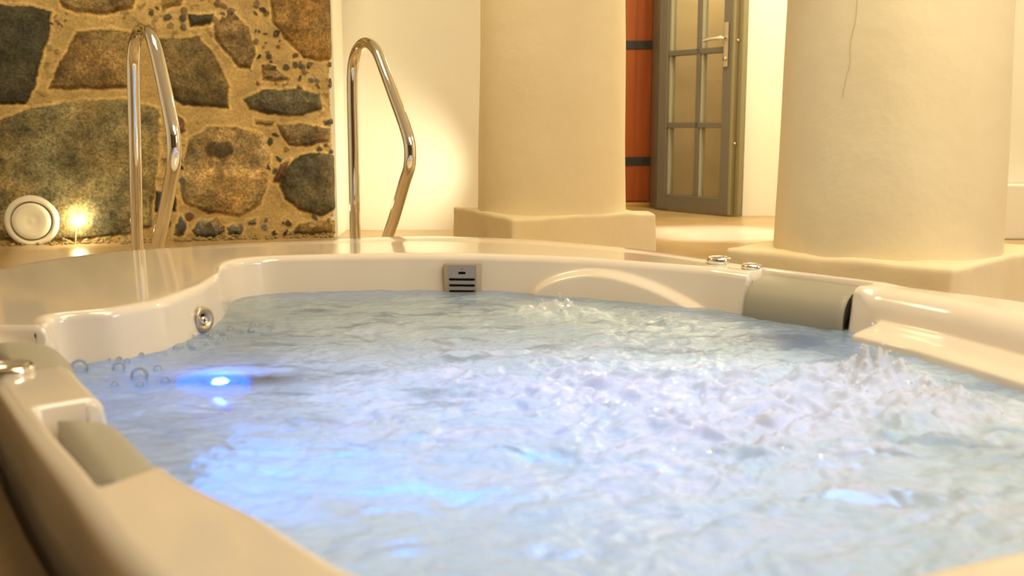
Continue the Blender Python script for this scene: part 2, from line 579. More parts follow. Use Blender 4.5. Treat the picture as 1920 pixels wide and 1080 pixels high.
CHIPS = [(0.966,0.865,0.0098,0.0056,0.2),(0.993,0.709,0.0147,0.013,0.67),(1.023,0.833,0.007,0.0039,0.64),(1.096,0.727,0.0148,0.0133,0.58),(0.977,0.765,0.0139,0.0129,2.64),(0.934,0.768,0.0131,0.0099,0.53),(1.012,0.869,0.0163,0.0152,1.64),(0.973,0.71,0.0119,0.0112,2.54),(1.017,0.807,0.0122,0.0088,0.48),(0.975,0.729,0.0054,0.0028,1.88),(0.972,0.782,0.0107,0.0072,2.99),(0.957,0.806,0.0074,0.006,0.83),(0.985,0.742,0.0088,0.0069,2.71),(0.941,0.873,0.0077,0.0068,1.85),(0.965,0.822,0.0071,0.0052,0.13),(1.051,0.714,0.0166,0.0144,2.88),(0.923,0.829,0.0167,0.0149,1.23),(1.1,0.768,0.0149,0.0096,0.57),(1.006,0.86,0.0096,0.0094,0.99),(0.923,0.876,0.007,0.0062,1.09),(1.159,0.73,0.0169,0.0121,0.62),(1.12,0.735,0.007,0.0058,0.45),(1.115,0.677,0.008,0.0079,0.37),(1.196,0.639,0.0099,0.0099,1.43),(1.149,0.688,0.0054,0.0038,0.75),(1.257,0.632,0.011,0.0057,0.76),(1.15,0.715,0.0077,0.0072,0.43),(1.115,0.618,0.0118,0.0118,1.21),(1.259,0.656,0.0146,0.0127,1.48),(1.125,0.715,0.0156,0.0148,2.77),(1.164,0.655,0.0147,0.0121,2.44),(1.196,0.656,0.0133,0.0084,2.77),(1.271,0.735,0.0168,0.0165,2.01),(1.114,0.622,0.0065,0.0064,2.0),(1.12,0.72,0.0127,0.0099,2.24),(1.265,0.715,0.0049,0.0047,0.04),(1.257,0.729,0.0148,0.0132,2.63),(1.199,0.625,0.0074,0.0062,0.99),(1.257,0.64,0.0107,0.0081,0.08),(1.114,0.663,0.0109,0.0102,1.82),(1.132,0.694,0.0143,0.0109,0.03),(1.248,0.633,0.0059,0.0046,1.14),(0.922,0.986,0.0102,0.0076,2.9),(0.76,1.0,0.015,0.0141,1.54),(0.837,0.932,0.0169,0.009,2.64),(0.783,0.983,0.0176,0.0125,2.4),(0.774,0.929,0.0095,0.0055,1.48),(0.815,0.961,0.0184,0.0158,0.02),(0.809,0.961,0.0133,0.0114,1.45),(0.755,0.988,0.0177,0.012,2.3),(0.969,0.957,0.0156,0.0126,0.94),(0.952,0.972,0.0185,0.0121,2.6),(0.921,0.957,0.0128,0.0073,2.31),(0.82,0.95,0.009,0.0049,0.43),(0.928,0.999,0.0184,0.0126,1.73),(0.818,0.954,0.0085,0.006,2.81),(0.777,0.95,0.0114,0.0074,0.07),(0.739,0.921,0.0175,0.0158,2.42),(0.609,0.955,0.0159,0.0119,1.72),(0.603,0.891,0.0216,0.0121,1.95),(0.545,0.892,0.0164,0.015,0.91),(0.602,0.929,0.0162,0.0153,2.11),(0.468,0.944,0.0122,0.0099,2.99),(0.596,0.929,0.0132,0.012,0.85),(0.492,0.967,0.0101,0.0077,2.08),(0.534,0.931,0.0213,0.0173,0.47),(0.412,0.865,0.0219,0.021,1.81),(0.47,0.958,0.0111,0.0068,2.78),(0.593,0.889,0.0095,0.0059,0.9),(0.608,0.954,0.019,0.0159,1.64),(1.007,0.704,0.0088,0.0051,0.29),(0.895,0.697,0.0058,0.0031,2.98),(0.924,0.642,0.0101,0.0087,1.97),(1.004,0.644,0.0102,0.0079,2.08),(0.977,0.675,0.0086,0.005,2.53),(0.95,0.722,0.0061,0.0058,0.77),(0.986,0.241,0.0179,0.0119,1.16),(0.994,0.404,0.0181,0.0092,2.88),(0.967,0.372,0.0177,0.0162,0.7),(1.004,0.292,0.0162,0.0096,2.48),(1.045,0.234,0.0186,0.018,1.14),(1.03,0.203,0.0145,0.0081,1.86),(1.04,0.335,0.0153,0.0145,1.8),(0.952,0.254,0.0105,0.0097,1.99),(0.516,0.194,0.0165,0.0111,2.5),(0.565,0.194,0.0203,0.0169,2.1),(0.545,0.284,0.0219,0.0148,0.24),(0.554,0.291,0.0154,0.0123,0.75),(0.517,0.395,0.0188,0.018,2.09),(0.5,0.174,0.0195,0.0147,0.0),(0.564,0.26,0.0165,0.0084,2.2),(0.499,0.296,0.0095,0.0064,2.67),(1.035,-0.051,0.0117,0.0081,1.81),(0.484,-0.002,0.0217,0.019,2.59),(0.684,-0.031,0.0189,0.0161,1.31),(0.592,0.03,0.0204,0.0197,0.83),(1.042,-0.015,0.0166,0.0153,0.96),(0.936,0.001,0.0149,0.0077,0.79),(0.674,-0.05,0.0093,0.0082,0.26),(1.228,0.003,0.0087,0.0053,2.8),(0.972,-0.056,0.0147,0.0082,1.02),(0.804,-0.06,0.0098,0.0061,2.53),(0.542,-0.052,0.0117,0.0092,1.98),(1.164,0.012,0.0198,0.0117,2.15),(0.477,-0.032,0.01,0.006,0.1),(0.705,0.0,0.0218,0.0175,1.09),(1.231,0.002,0.0105,0.0103,2.85),(0.984,-0.064,0.0082,0.0078,2.11),(0.972,-0.052,0.0089,0.0053,0.41),(0.824,-0.022,0.0153,0.0104,2.23),(1.107,-0.048,0.0079,0.0046,0.66),(0.638,-0.02,0.0102,0.0083,1.03),(0.734,-0.034,0.0212,0.0126,1.04),(1.224,-0.001,0.0077,0.0046,2.48),(1.021,-0.061,0.0147,0.0076,0.92),(1.013,-0.013,0.0094,0.0065,1.39),(0.729,-0.011,0.0094,0.0048,2.35),(1.024,-0.015,0.009,0.0059,1.67),(1.153,-0.024,0.0217,0.0165,0.54),(0.931,-0.029,0.0162,0.0139,0.07),(0.791,-0.043,0.0094,0.0049,0.55),(0.675,-0.008,0.012,0.0098,0.51),(0.071,0.9,0.0089,0.0087,2.81),(0.065,0.923,0.0089,0.0068,1.1),(0.112,0.934,0.0084,0.0047,2.65),(0.089,0.879,0.006,0.0051,1.79),(0.048,0.89,0.0113,0.0061,2.83),(0.105,0.906,0.0089,0.0056,0.17),(0.08,0.887,0.0064,0.0047,0.85),(1.246,0.324,0.0136,0.0088,1.25),(1.198,0.34,0.0133,0.0122,0.22),(1.229,0.357,0.0091,0.0087,0.85),(1.257,0.324,0.0129,0.0078,2.75)]
SCOL = {'k': (0.050, 0.046, 0.026), 'b': (0.24, 0.155, 0.055), 'g': (0.30, 0.20, 0.075), 'm': (0.165, 0.115, 0.045),
        'o': (0.235, 0.195, 0.095), 'n': (0.20, 0.135, 0.06), 'g2': (0.28, 0.165, 0.05), 'd': (0.105, 0.088, 0.05),
        'd2': (0.10, 0.085, 0.047), 'r': (0.17, 0.085, 0.045), 't': (0.34, 0.235, 0.10), 's': (0.12, 0.115, 0.095)}
MORTAR = np.array((0.52, 0.365, 0.15))

def build_stone_wall():
    us = np.concatenate([np.arange(-1.1, -0.3, 0.02), np.arange(-0.3, WL + 0.001, 0.004)])
    us[-1] = WL
    zs = np.concatenate([np.arange(FL - 0.02, 1.12, 0.004), np.arange(1.12, 2.36, 0.02)])
    U, Z = np.meshgrid(us, zs)
    wu = U + 0.010 * fbm(U * 14, Z * 14, 3, 1) + 0.004 * perlin(U * 60, Z * 60, 4)
    wz = Z + 0.010 * fbm(U * 14, Z * 14, 3, 11) + 0.004 * perlin(U * 60, Z * 60, 14)
    H = np.zeros_like(U)
    colr = np.empty(U.shape + (3,))
    mort = 1 + 0.28 * fbm(U * 9, Z * 9, 4, 21) + 0.12 * perlin(U * 90, Z * 90, 5)
    colr[:] = MORTAR * mort[..., None]
    grit = sst(fbm(U * 26, Z * 26, 3, 55), 0.18, 0.34) * sst(fbm(U * 3, Z * 3, 2, 57), 0.08, 0.25)
    colr *= (1 - 0.40 * grit)[..., None]
    H += 0.004 * fbm(U * 18, Z * 18, 4, 31) + 0.003 * grit
    best = np.full(U.shape, -1.0)
    grain = np.full(U.shape, 0.35)

    def poly_sd(poly, px, pz):
        p = np.array(poly)
        n = len(p)
        d2 = np.full(px.shape, 1e9)
        ins = np.zeros(px.shape, bool)
        for i in range(n):
            a, b_ = p[i], p[(i + 1) % n]
            e = b_ - a
            t = np.clip(((px - a[0]) * e[0] + (pz - a[1]) * e[1]) / (e @ e + 1e-12), 0, 1)
            d2 = np.minimum(d2, (px - a[0] - e[0] * t) ** 2 + (pz - a[1] - e[1] * t) ** 2)
            cond = ((a[1] > pz) != (b_[1] > pz)) & (px < (b_[0] - a[0]) * (pz - a[1]) / (b_[1] - a[1] + 1e-12) + a[0])
            ins ^= cond
        return np.where(ins, np.sqrt(d2), -np.sqrt(d2))

    def put(sd, code, seed, k=1.0):
        inside = sst(sd, -0.001, 0.007)
        grain[:] = np.maximum(grain, inside)
        c = np.array(SCOL[code]) * k
        tone = 1 + 0.80 * fbm(U * 7, Z * 7, 5, seed, 0.6) + 0.35 * fbm(U * 30, Z * 30, 2, seed + 5)
        warm = fbm(U * 5, Z * 5, 3, seed + 9)
        cc = c * np.clip(tone, 0.35, 1.9)[..., None] * (1 + np.array((0.22, 0.05, -0.25)) * warm[..., None])
        colr[:] = colr * (1 - inside[..., None]) + cc * inside[..., None]
        h = 0.020 * sst(sd, -0.004, 0.022) + 0.010 * sst(sd, 0.0, 0.08) + 0.009 * fbm(U * 9, Z * 9, 4, seed + 2) * inside
        rim = np.exp(-((sd + 0.006) / 0.006) ** 2)
        colr[:] = colr * (1 + 0.38 * rim * (1 - inside))[..., None]
        np.maximum(H, H * (1 - inside) + h * inside, out=H)

    for i, (code, poly) in enumerate(STONES):
        put(poly_sd(poly, wu, wz), code, 100 + i * 7)
    # two-tone band and dark eye of the round tan stone
    q = sst(1 - ((U - 0.735) / 0.075) ** 2 - ((Z - 0.335) / 0.045) ** 2 + 0.5 * fbm(U * 20, Z * 20, 2, 77), 0, 0.5)
    colr[:] = colr * (1 - 0.75 * q)[..., None]
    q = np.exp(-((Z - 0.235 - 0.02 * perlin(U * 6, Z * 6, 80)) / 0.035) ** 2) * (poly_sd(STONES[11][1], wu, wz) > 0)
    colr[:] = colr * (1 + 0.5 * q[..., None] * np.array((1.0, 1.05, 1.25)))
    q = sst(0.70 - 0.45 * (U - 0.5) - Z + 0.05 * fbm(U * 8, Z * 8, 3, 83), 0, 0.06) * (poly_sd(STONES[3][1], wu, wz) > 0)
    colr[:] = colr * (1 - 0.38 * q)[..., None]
    # chips in the mortar
    for i, (cu, cz, a, b_, ang) in enumerate(CHIPS):
        iu = slice(max(np.searchsorted(us, cu - 0.05), 0), np.searchsorted(us, cu + 0.05))
        iz = slice(max(np.searchsorted(zs, cz - 0.05), 0), np.searchsorted(zs, cz + 0.05))
        du, dz = wu[iz, iu] - cu, wz[iz, iu] - cz
        ca, sa = math.cos(ang), math.sin(ang)
        e = np.sqrt(((du * ca + dz * sa) / a) ** 2 + ((-du * sa + dz * ca) / b_) ** 2)
        ins = (1 - sst(e, 0.75, 1.15))
        k = 0.5 + rng.random() * 1.2
        c = np.array(SCOL[rng.choice('kdsnmr')]) * k
        colr[iz, iu] = colr[iz, iu] * (1 - ins[..., None]) + c * ins[..., None]
        H[iz, iu] += 0.006 * ins
    # the rest of the wall (above and left of the photograph): plain fieldstones of the same kind
    rs = np.random.RandomState(12)
    seeds = [(u_ + rs.uniform(-.09, .09), z_ + rs.uniform(-.06, .06)) for u_ in np.arange(-1.1, WL + .2, .34) for z_ in np.arange(-.05, 2.5, .26)]
    seeds = [s_ for s_ in seeds if s_[1] > 1.17 or s_[0] < -0.42]
    D = np.stack([(wu - a) ** 2 + (wz - b_) ** 2 * 1.5 for a, b_ in seeds])
    o_ = np.argsort(D, axis=0)[:2]
    d0 = np.sqrt(np.take_along_axis(D, o_[:1], 0)[0])
    d1 = np.sqrt(np.take_along_axis(D, o_[1:], 0)[0])
    sd = np.where((Z > 1.06) | (U < -0.30), (d1 - d0) / 2 - 0.018, -1.0)
    sd = np.minimum(sd, np.maximum(Z - 1.07, -0.31 - U))
    for code in 'kbgmond':
        pick = np.array([rs.choice(list('kbgmond')) == code for _ in seeds])[o_[0]] & (best < 0)
        best[pick] = 1
        put(np.where(pick, sd, -1.0), code, 300 + ord(code))
    edge = sst(WL - U, 0.0, 0.03)
    H *= edge
    X = WA[0] + WE[0] * U + WN[0] * H
    Y = WA[1] + WE[1] * U + WN[1] * H
    nr, nc = U.shape
    co = np.stack([X, Y, Z], -1).reshape(-1, 3)
    k = (np.arange(nr - 1)[:, None] * nc + np.arange(nc - 1)[None, :])
    quads = np.stack([k, k + 1, k + nc + 1, k + nc], -1).reshape(-1, 4)
    o = np_mesh('wall_left', co, quads, M_stone)
    att = o.data.color_attributes.new('stone_colour', 'FLOAT_COLOR', 'POINT')
    rgba_ = np.ones((nr * nc, 4), np.float32)
    rgba_[:, 3] = grain.ravel()
    rgba_[:, :3] = np.clip(colr.reshape(-1, 3), 0.004, 0.9)
    att.data.foreach_set('color', rgba_.ravel())
    return tag(o, 'rough fieldstone wall with tan mortar behind the tub', 'wall', kind='structure')

build_stone_wall()

def wall_run(name, pts, mat, thick, label):
    """vertical wall along plan points, extruded away (to the left of travel) by thick"""
    bm = bmesh.new()
    P = [Vector((p[0], p[1])) for p in pts]
    off = []
    for i, p in enumerate(P):
        a = (P[i] - P[i - 1]).normalized() if i else (P[1] - P[0]).normalized()
        b_ = (P[i + 1] - P[i]).normalized() if i < len(P) - 1 else a
        na, nb = Vector((-a.y, a.x)), Vector((-b_.y, b_.x))
        nn = (na + nb)
        nn = nn / max(nn.length_squared / 2, 0.3)
        off.append(p + nn * thick)
    lo = [bm.verts.new((p.x, p.y, FL - 0.02)) for p in P]
    hi = [bm.verts.new((p.x, p.y, 2.36)) for p in P]
    lo2 = [bm.verts.new((p.x, p.y, FL - 0.02)) for p in off]
    hi2 = [bm.verts.new((p.x, p.y, 2.36)) for p in off]
    for i in range(len(P) - 1):
        bm.faces.new([lo[i], lo[i + 1], hi[i + 1], hi[i]])
        bm.faces.new([lo2[i + 1], lo2[i], hi2[i], hi2[i + 1]])
        bm.faces.new([hi[i], hi[i + 1], hi2[i + 1], hi2[i]])
        bm.faces.new([lo[i + 1], lo[i], lo2[i], lo2[i + 1]])
    for i in (0, -1):
        bm.faces.new([lo[i], hi[i], hi2[i], lo2[i]])
    o = bm_obj(name, bm, mat)
    return tag(o, label, 'wall', kind='structure')

# plastered end of the stone wall, then the white wall, running back to the shutters
wall_run('wall_back', [(-0.838, 5.115), (-0.842, 5.42), (0.28, 5.42), (0.28, 7.08)], M_white, 0.12,
         'smooth white wall lit by an assumed low spotlight beside the stone wall')
wall_run('wall_passage', [(1.50, 7.08), (1.35, 6.25), (2.2, 6.25), (2.2, 5.08), (3.3, 5.08)], M_white, 0.12,
         'cream plastered wall beside the open glass door')
wall_run('wall_end', [(0.2, 7.09), (1.60, 7.09)], M_column, 0.1, 'cream wall strip around the orange shutter')
wall_run('wall_right', [(3.3, 5.2), (3.3, -1.6)], M_white, 0.1, 'cream plastered wall at the right side')
wall_run('wall_front', [(3.4, -1.6), (-3.2, -1.6)], plaster('brown_wall', (0.15, 0.095, 0.045), (0.21, 0.135, 0.065)), 0.1, 'brown wall opposite the stone wall')
wall_run('wall_far_left', [(-3.2, -1.7), (-3.2, 4.6)], M_white, 0.1, 'plain plastered wall at the far left')

# low bench ledge along the right wall
o = box_obj('trim_1', 2.215, 3.29, 4.97, 5.075, FL, 0.174, M_white, bev=0.008)
tag(o, 'low plastered ledge along the foot of the right wall', 'ledge', kind='structure')

# gravel line at the foot of the stone wall
def gravel():
    bm = bmesh.new()
    for i in range(300):
        u = rng.uniform(-0.6, WL - 0.02)
        d = abs(rng.gauss(0, 0.03)) + 0.012
        x, y = wall_xy(u, d + 0.01)
        r = rng.uniform(0.004, 0.0105)
        zz = FL + r * 0.6 + max(0, 0.03 - d) * rng.uniform(0.3, 1.2)
        M_ = Matrix.Translation((x, y, zz)) @ Matrix.Rotation(rng.uniform(0, 6), 4, 'Z') @ Matrix.Diagonal((r * rng.uniform(.8, 1.4), r, r * rng.uniform(.6, .9), 1))
        bmesh.ops.create_icosphere(bm, subdivisions=1, radius=1, matrix=M_)
    o = bm_obj('gravel', bm, plaster('pebble', (0.20, 0.14, 0.06), (0.42, 0.31, 0.15), 40), smooth=True)
    tag(o, 'loose tan pebbles along the foot of the stone wall', 'gravel', kind='stuff')
gravel()

# ================================================================ COLUMNS
def column(name, c, rot, side, r0, r1, label, seed):
    root = empty(name, (c[0], c[1], FL))
    tag(root, label, 'column', 'round plaster columns beside the tub', 'thing')
    # plinth: hand-plastered block with worn edges
    bm = bmesh.new()
    hs, top = side / 2, 0.135 - FL
    Mr = Matrix.Rotation(rot, 4, 'Z')
    bm_box(bm, -hs, hs, -hs, hs, 0, top)
    bmesh.ops.bevel(bm, geom=bm.edges[:], offset=0.012, segments=3, profile=0.6, affect='EDGES')
    bmesh.ops.subdivide_edges(bm, edges=[e for e in bm.edges if e.calc_length() > 0.1], cuts=24, use_grid_fill=True)
    for v in bm.verts:
        x, y, z = v.co
        h = float(fbm(np.array([x * 6 + z * 4 + seed]), np.array([y * 6 - z * 3.0]), 3, seed)[0])
        k = 0.006 * h
        v.co.x += k * (1 if x > 0 else -1)
        v.co.y += k * (1 if y > 0 else -1)
        if z > top - 0.02:
            v.co.z += 0.010 * h
        v.co = Mr @ v.co
    bm_obj('plinth', bm, M_column, root, smooth=True)
    # shaft: tapered, slightly uneven, flared into the plinth at its foot
    v, f = [], []
    seg, zs = 96, [0, .004, .01, .018, .03, .05, .08, .12, .18, .26, .36, .48, .62, .78, .96, 1.2, 1.5, 1.8, 2.1, 2.24]
    for z in zs:
        t = z / 0.8
        for k in range(seg):
            a = 2 * PI * k / seg
            r_ = r0 + (r1 - r0) * min(t, 2.2) + 0.005 * math.exp(-z / 0.012)
            r_ += 0.005 * float(perlin(np.array([math.cos(a) * 2 + seed]), np.array([math.sin(a) * 2 + z * 2.5]), seed)[0])
            v.append((r_ * math.cos(a), r_ * math.sin(a), top - 0.016 + z))
    for j in range(len(zs) - 1):
        for k in range(seg):
            l = (k + 1) % seg
            f.append((j * seg + k, j * seg + l, (j + 1) * seg + l, (j + 1) * seg + k))
    mesh_obj('shaft', v, f, M_column, root)
    return root

column('column', (0.15, 4.05), R(24), 0.58, 0.280, 0.266, 'round cream plaster column on a square plinth beside the white wall', 3)
column('column', (0.985, 2.80), R(46), 0.60, 0.287, 0.270, 'nearer round cream column whose plinth touches the tub rim by the knobs', 9)

# hairline crack in the nearer column's plaster
_root = [o for o in bpy.data.objects if o.name == 'column.001'][0]
_p = []
for i, (da, z) in enumerate([(-133.5, .60), (-132.0, .65), (-130.6, .68), (-130.9, .73), (-129.0, .78), (-128.6, .84)]):
    r_ = 0.290 - 0.020 * ((z - 0.215) / 0.8) + 0.001
    _p.append(Vector((r_ * math.cos(R(da)), r_ * math.sin(R(da)), z)))
o = tube('crack', catmull(_p, 5), 0.0006, simple('crack_brown', (0.50, 0.35, 0.18), 0.8), _root, 6, (0.5, 0.87, 0))
o['label'] = 'thin hairline crack in the plaster'

# ================================================================ GRAB RAILS
def rail(A, B, path, label):
    A, B = Vector((A[0], A[1], 0)), Vector((B[0], B[1], 0))
    e = (B - A).normalized()
    nrm = e.cross(Vector((0, 0, 1)))
    root = empty('grab_rail', (A.x, A.y, FL))
    tag(root, label, 'handrail', 'chrome grab rails at the tub steps', 'thing')
    pts = catmull([A + e * s + Vector((0, 0, z)) for s, z in path], 12)
    o = tube('bar', [p - Vector((A.x, A.y, FL)) for p in pts], 0.0205, M_chrome, root, 24, nrm)
    for s in (path[0][0], path[-1][0]):
        p = A + e * s - A
        lathe('base_flange', [(0.0, 0), (0.045, 0), (0.045, 0.006), (0.036, 0.012), (0.0206, 0.014)], M_chrome, root, 32, Matrix.Translation((p.x, p.y, 0)))
rail((-1.28, 3.65), (-0.99, 3.15),
     [(-0.05, FL + 0.005), (-0.04, 0.10), (0.0, 0.35), (0.035, 0.60), (0.06, 0.680), (0.125, 0.734), (0.222, 0.752), (0.318, 0.735), (0.395, 0.683), (0.475, 0.585), (0.545, 0.487), (0.578, 0.42), (0.572, 0.352), (0.52, 0.292), (0.39, 0.165), (0.262, 0.05), (0.17, FL + 0.005)],
     'chrome grab rail in front of the stone wall')
rail((-0.59, 4.05), (-0.30, 3.55),
     [(-0.02, FL + 0.005), (-0.02, 0.10), (-0.018, 0.40), (-0.016, 0.60), (0.004, 0.685), (0.06, 0.733), (0.144, 0.743), (0.225, 0.708), (0.29, 0.64), (0.37, 0.545), (0.45, 0.45), (0.488, 0.385), (0.485, 0.317), (0.44, 0.255), (0.35, 0.13), (0.285, 0.05), (0.20, FL + 0.005)],
     'chrome grab rail in front of the white wall')

# ================================================================ VENT AND WALL LAMP on the stone wall
def wall_frame(u, z, out):
    x, y = wall_xy(u, out)
    zax = Vector((WN[0], WN[1], 0))
    xax = Vector((WE[0], WE[1], 0))
    yax = zax.cross(xax)
    return Matrix(((xax.x, yax.x, zax.x, x), (xax.y, yax.y, zax.y, y), (xax.z, yax.z, zax.z, z), (0, 0, 0, 1)))

vent = empty('air_vent')
vent.matrix_world = wall_frame(-0.083, 0.026, 0.022)
tag(vent, 'round cream disc air vent low on the stone wall', 'vent', kind='thing')
lathe('ring', [(0.085, -0.02), (0.114, -0.02), (0.116, 0.006), (0.112, 0.018), (0.102, 0.025), (0.092, 0.022), (0.086, 0.012), (0.085, -0.005)], M_plastic, vent, 72)
lathe('backing', [(0.0, -0.012), (0.088, -0.012)], M_dark, vent, 48)
lathe('disc', [(0.0, 0.020), (0.004, 0.018), (0.03, 0.024), (0.06, 0.029), (0.074, 0.029), (0.081, 0.024), (0.082, 0.012), (0.07, 0.0), (0.0, -0.005)], M_plastic, vent, 72)

lamp = empty('wall_lamp')
lamp.matrix_world = wall_frame(0.108, 0.022, 0.03)
tag(lamp, 'small square glowing spotlight beside the round vent', 'lamp', kind='thing')
box_obj('plate', -0.036, 0.036, -0.032, 0.032, -0.02, 0.004, M_glass, lamp, 0.003)
bm = bmesh.new()
bmesh.ops.create_uvsphere(bm, u_segments=32, v_segments=16, radius=0.024, matrix=Matrix.Translation((0.004, 0.0, 0.012)) @ Matrix.Diagonal((1, 0.92, 0.5, 1)))
bm_obj('bulb', bm, emit('bulb_glow', (1.0, 0.88, 0.55), 24), lamp, True)
tube('stem', [Vector((-0.006, -0.03, 0.0)), Vector((-0.010, -0.06, 0.006)), Vector((-0.014, -0.10, 0.01))], 0.003, M_bead, lamp, 10, (0, 0, 1))
bpy.data.objects['wall_lamp_light'].location = lamp.matrix_world @ Vector((0.004, 0, 0.06))

# assumed, unseen spotlight behind the rear column that washes the white wall
sp = empty('assumed_spotlight', (0.0, 4.62, FL))
tag(sp, 'assumed small floor spotlight hidden behind the rear column facing the white wall', 'spotlight', kind='thing')
lathe('base', [(0, 0), (0.05, 0), (0.05, 0.01), (0.01, 0.014), (0.008, 0.24), (0, 0.24)], M_iron, sp, 24)
lathe('lamp_shade', [(0.012, -0.03), (0.03, 0.0), (0.032, 0.05)], M_iron, sp, 24,
      Matrix.Translation((0.03, -0.02, 0.27)) @ Vector((-0.62, 0.78, 0.0)).to_track_quat('Z', 'Y').to_matrix().to_4x4())

# ================================================================ DOOR AND SHUTTERS
def door_leaf():
    H0, H1, W = 0.012, 2.08, 0.655
    ang = math.atan2(6.17 - 6.70, 1.30 - 0.93)
    root = empty('door_1', (0.93, 6.70, FL), ang)
    tag(root, 'grey framed glass door with small panes standing open', 'door', kind='structure')
    T = 0.035
    # local x along the leaf, local -y = face seen from the tub
    bm = bmesh.new()
    bm_box(bm, 0.0, 0.075, -T, T, H0, H1)
    bm_box(bm, 0.535, 0.605, -T, T, H0, H1)
    bm_box(bm, 0.075, 0.535, -T, T, H0, 0.105)
    bm_box(bm, 0.075, 0.535, -T, T, 1.98, H1)
    bars = [0.525, 0.955, 1.385, 1.69]
    for z in bars:
        bm_box(bm, 0.075, 0.535, -T * .75, T * .75, z - 0.0165, z + 0.0165)
    edges = [0.105] + bars + [1.98]
    for i in range(5):
        bm_box(bm, 0.312, 0.345, -T * .75, T * .75, edges[i], edges[i + 1])
    bevel_all(bm, 0.003, 1)
    bm_obj('door_frame', bm, M_frame, root)
    bm = bmesh.new()
    bm_box(bm, 0.606, 0.618, -T * 1.0, T * 1.0, H0, H1)
    bm_box(bm, 0.606, 0.650, T * .1, T * 1.0, H0, H1)
    bm_obj('edge_rebate', bm, simple('olive_paint', (0.25, 0.22, 0.12), 0.35), root)
    o = box_obj('lock_strip', 0.6185, 0.6215, -0.02, 0.0, 0.02, 2.06, M_satin, root)
    o['label'] = 'steel lock strip in the door edge'
    bm = bmesh.new()
    for i in range(5):
        z0, z1 = edges[i] + (0.0 if i == 0 else 0.0165), edges[i + 1] - (0.0165 if i < 4 else 0)
        for x0, x1 in ((0.0755, 0.311), (0.346, 0.5345)):
            bm_box(bm, x0, x0 + 0.014, -0.016, 0.016, z0, z1)
    o = bm_obj('glazing_bead', bm, M_bead, root)
    o['label'] = 'pale glazing bead'
    for i in range(5):
        z0, z1 = edges[i], edges[i + 1]
        for x0, x1 in ((0.08, 0.315), (0.342, 0.53)):
            box_obj('glass_pane', x0, x1, -0.003, 0.003, z0, z1, M_glass, root)
    h = empty('door_handle', (0, 0, 0))
    h.parent = root
    h['label'] = 'steel lever handle'
    box_obj('handle_plate', 0.548, 0.580, -T - 0.010, -T, 0.855, 1.105, M_satin, h, 0.003)
    pts = catmull([Vector((0.564, -T, 1.015)), Vector((0.564, -T - 0.045, 1.015)), Vector((0.552, -T - 0.055, 1.016)), Vector((0.49, -T - 0.055, 1.015)), Vector((0.43, -T - 0.052, 1.008))], 6)
    tube('lever', pts, 0.011, M_chrome, h, 14, (0, 0, 1))
    lathe('key_cylinder', [(0, 0), (0.012, 0), (0.012, 0.01), (0, 0.011)], M_satin, h, 20, Matrix.Translation((0.564, -T - 0.009, 0.90)) @ Matrix.Rotation(PI / 2, 4, 'X'))
    for z in (0.42, 1.0, 1.55):
        lathe('latch_roller', [(0, 0), (0.008, 0), (0.008, 0.01), (0, 0.012)], M_satin, root, 14, Matrix.Translation((0.6215, -0.01, z)) @ Matrix.Rotation(PI / 2, 4, 'Y'))
    return root
door_leaf()

# door frame post on which the leaf hangs
o = box_obj('trim_2', 0.905, 0.985, 6.76, 7.06, FL, 2.2, simple('jamb_grey', (0.15, 0.14, 0.115), 0.4), bev=0.004)
tag(o, 'dark grey door jamb between orange shutter and glass door', 'jamb', kind='structure')
o = box_obj('trim_3', 0.30, 0.904, 6.98, 7.075, FL, FL + 0.022, simple('golden_sill', (0.62, 0.36, 0.08), 0.4), bev=0.004)
tag(o, 'golden wooden threshold below the orange shutter', 'threshold', kind='structure')

sh = empty('door_2', (0.30, 7.06, FL))
tag(sh, 'orange stained wooden shutter door with black iron straps', 'door', kind='structure')
for i in range(6):
    box_obj('board', 0.004 + i * 0.1, 0.1035 + i * 0.1, -0.018, 0.018, 0.03, 2.1, M_orange, sh, 0.0015)
for z in (0.29, 1.035, 1.78):
    hg = box_obj('strap_hinge', 0.10, 0.604, -0.026, -0.018, z - 0.028, z + 0.028, M_iron, sh, 0.002)
    hg['label'] = 'black iron strap hinge'
    for x in (0.2, 0.38, 0.56):
        lathe('bolt', [(0, 0.006), (0.006, 0.005), (0.009, 0)], M_iron, hg, 12, Matrix.Translation((x, -0.026, z)) @ Matrix.Rotation(PI / 2, 4, 'X'))

# ================================================================ HOT TUB
tub = empty('hot_tub', (0, 0, FL))
tag(tub, 'large cream acrylic whirlpool tub sunk in the floor, full of water', 'hot tub', kind='thing')
TUBM = Matrix.Translation((0, 0, -FL))

NOTCH = [(32.6, 51.5), (-138.8, -118.2), (-178.6, -155.0)]
RIM = 0.10
box_all = np.zeros(NT)
for a, b_ in NOTCH:
    box_all = np.maximum(box_all, tbox(a, b_, 0.45))

wide = 0.016 * (1 - sst(np.abs(DEG), 60, 100)) * 0 + 0.016 * sst(np.abs(DEG), 90, 110)
WID = RO - RI
RND = 0.022 + 0.030 * (1 - sst(DEG, 29.0, 31.5)) * sst(DEG, -75, -60)
OUTR = 0.030 - 0.015 * sst(np.abs(DEG), 90, 140)
LIPA = 0.005 * (1 - sst(np.abs(DEG), 90, 140)) * sst(DEG, 27, 32)

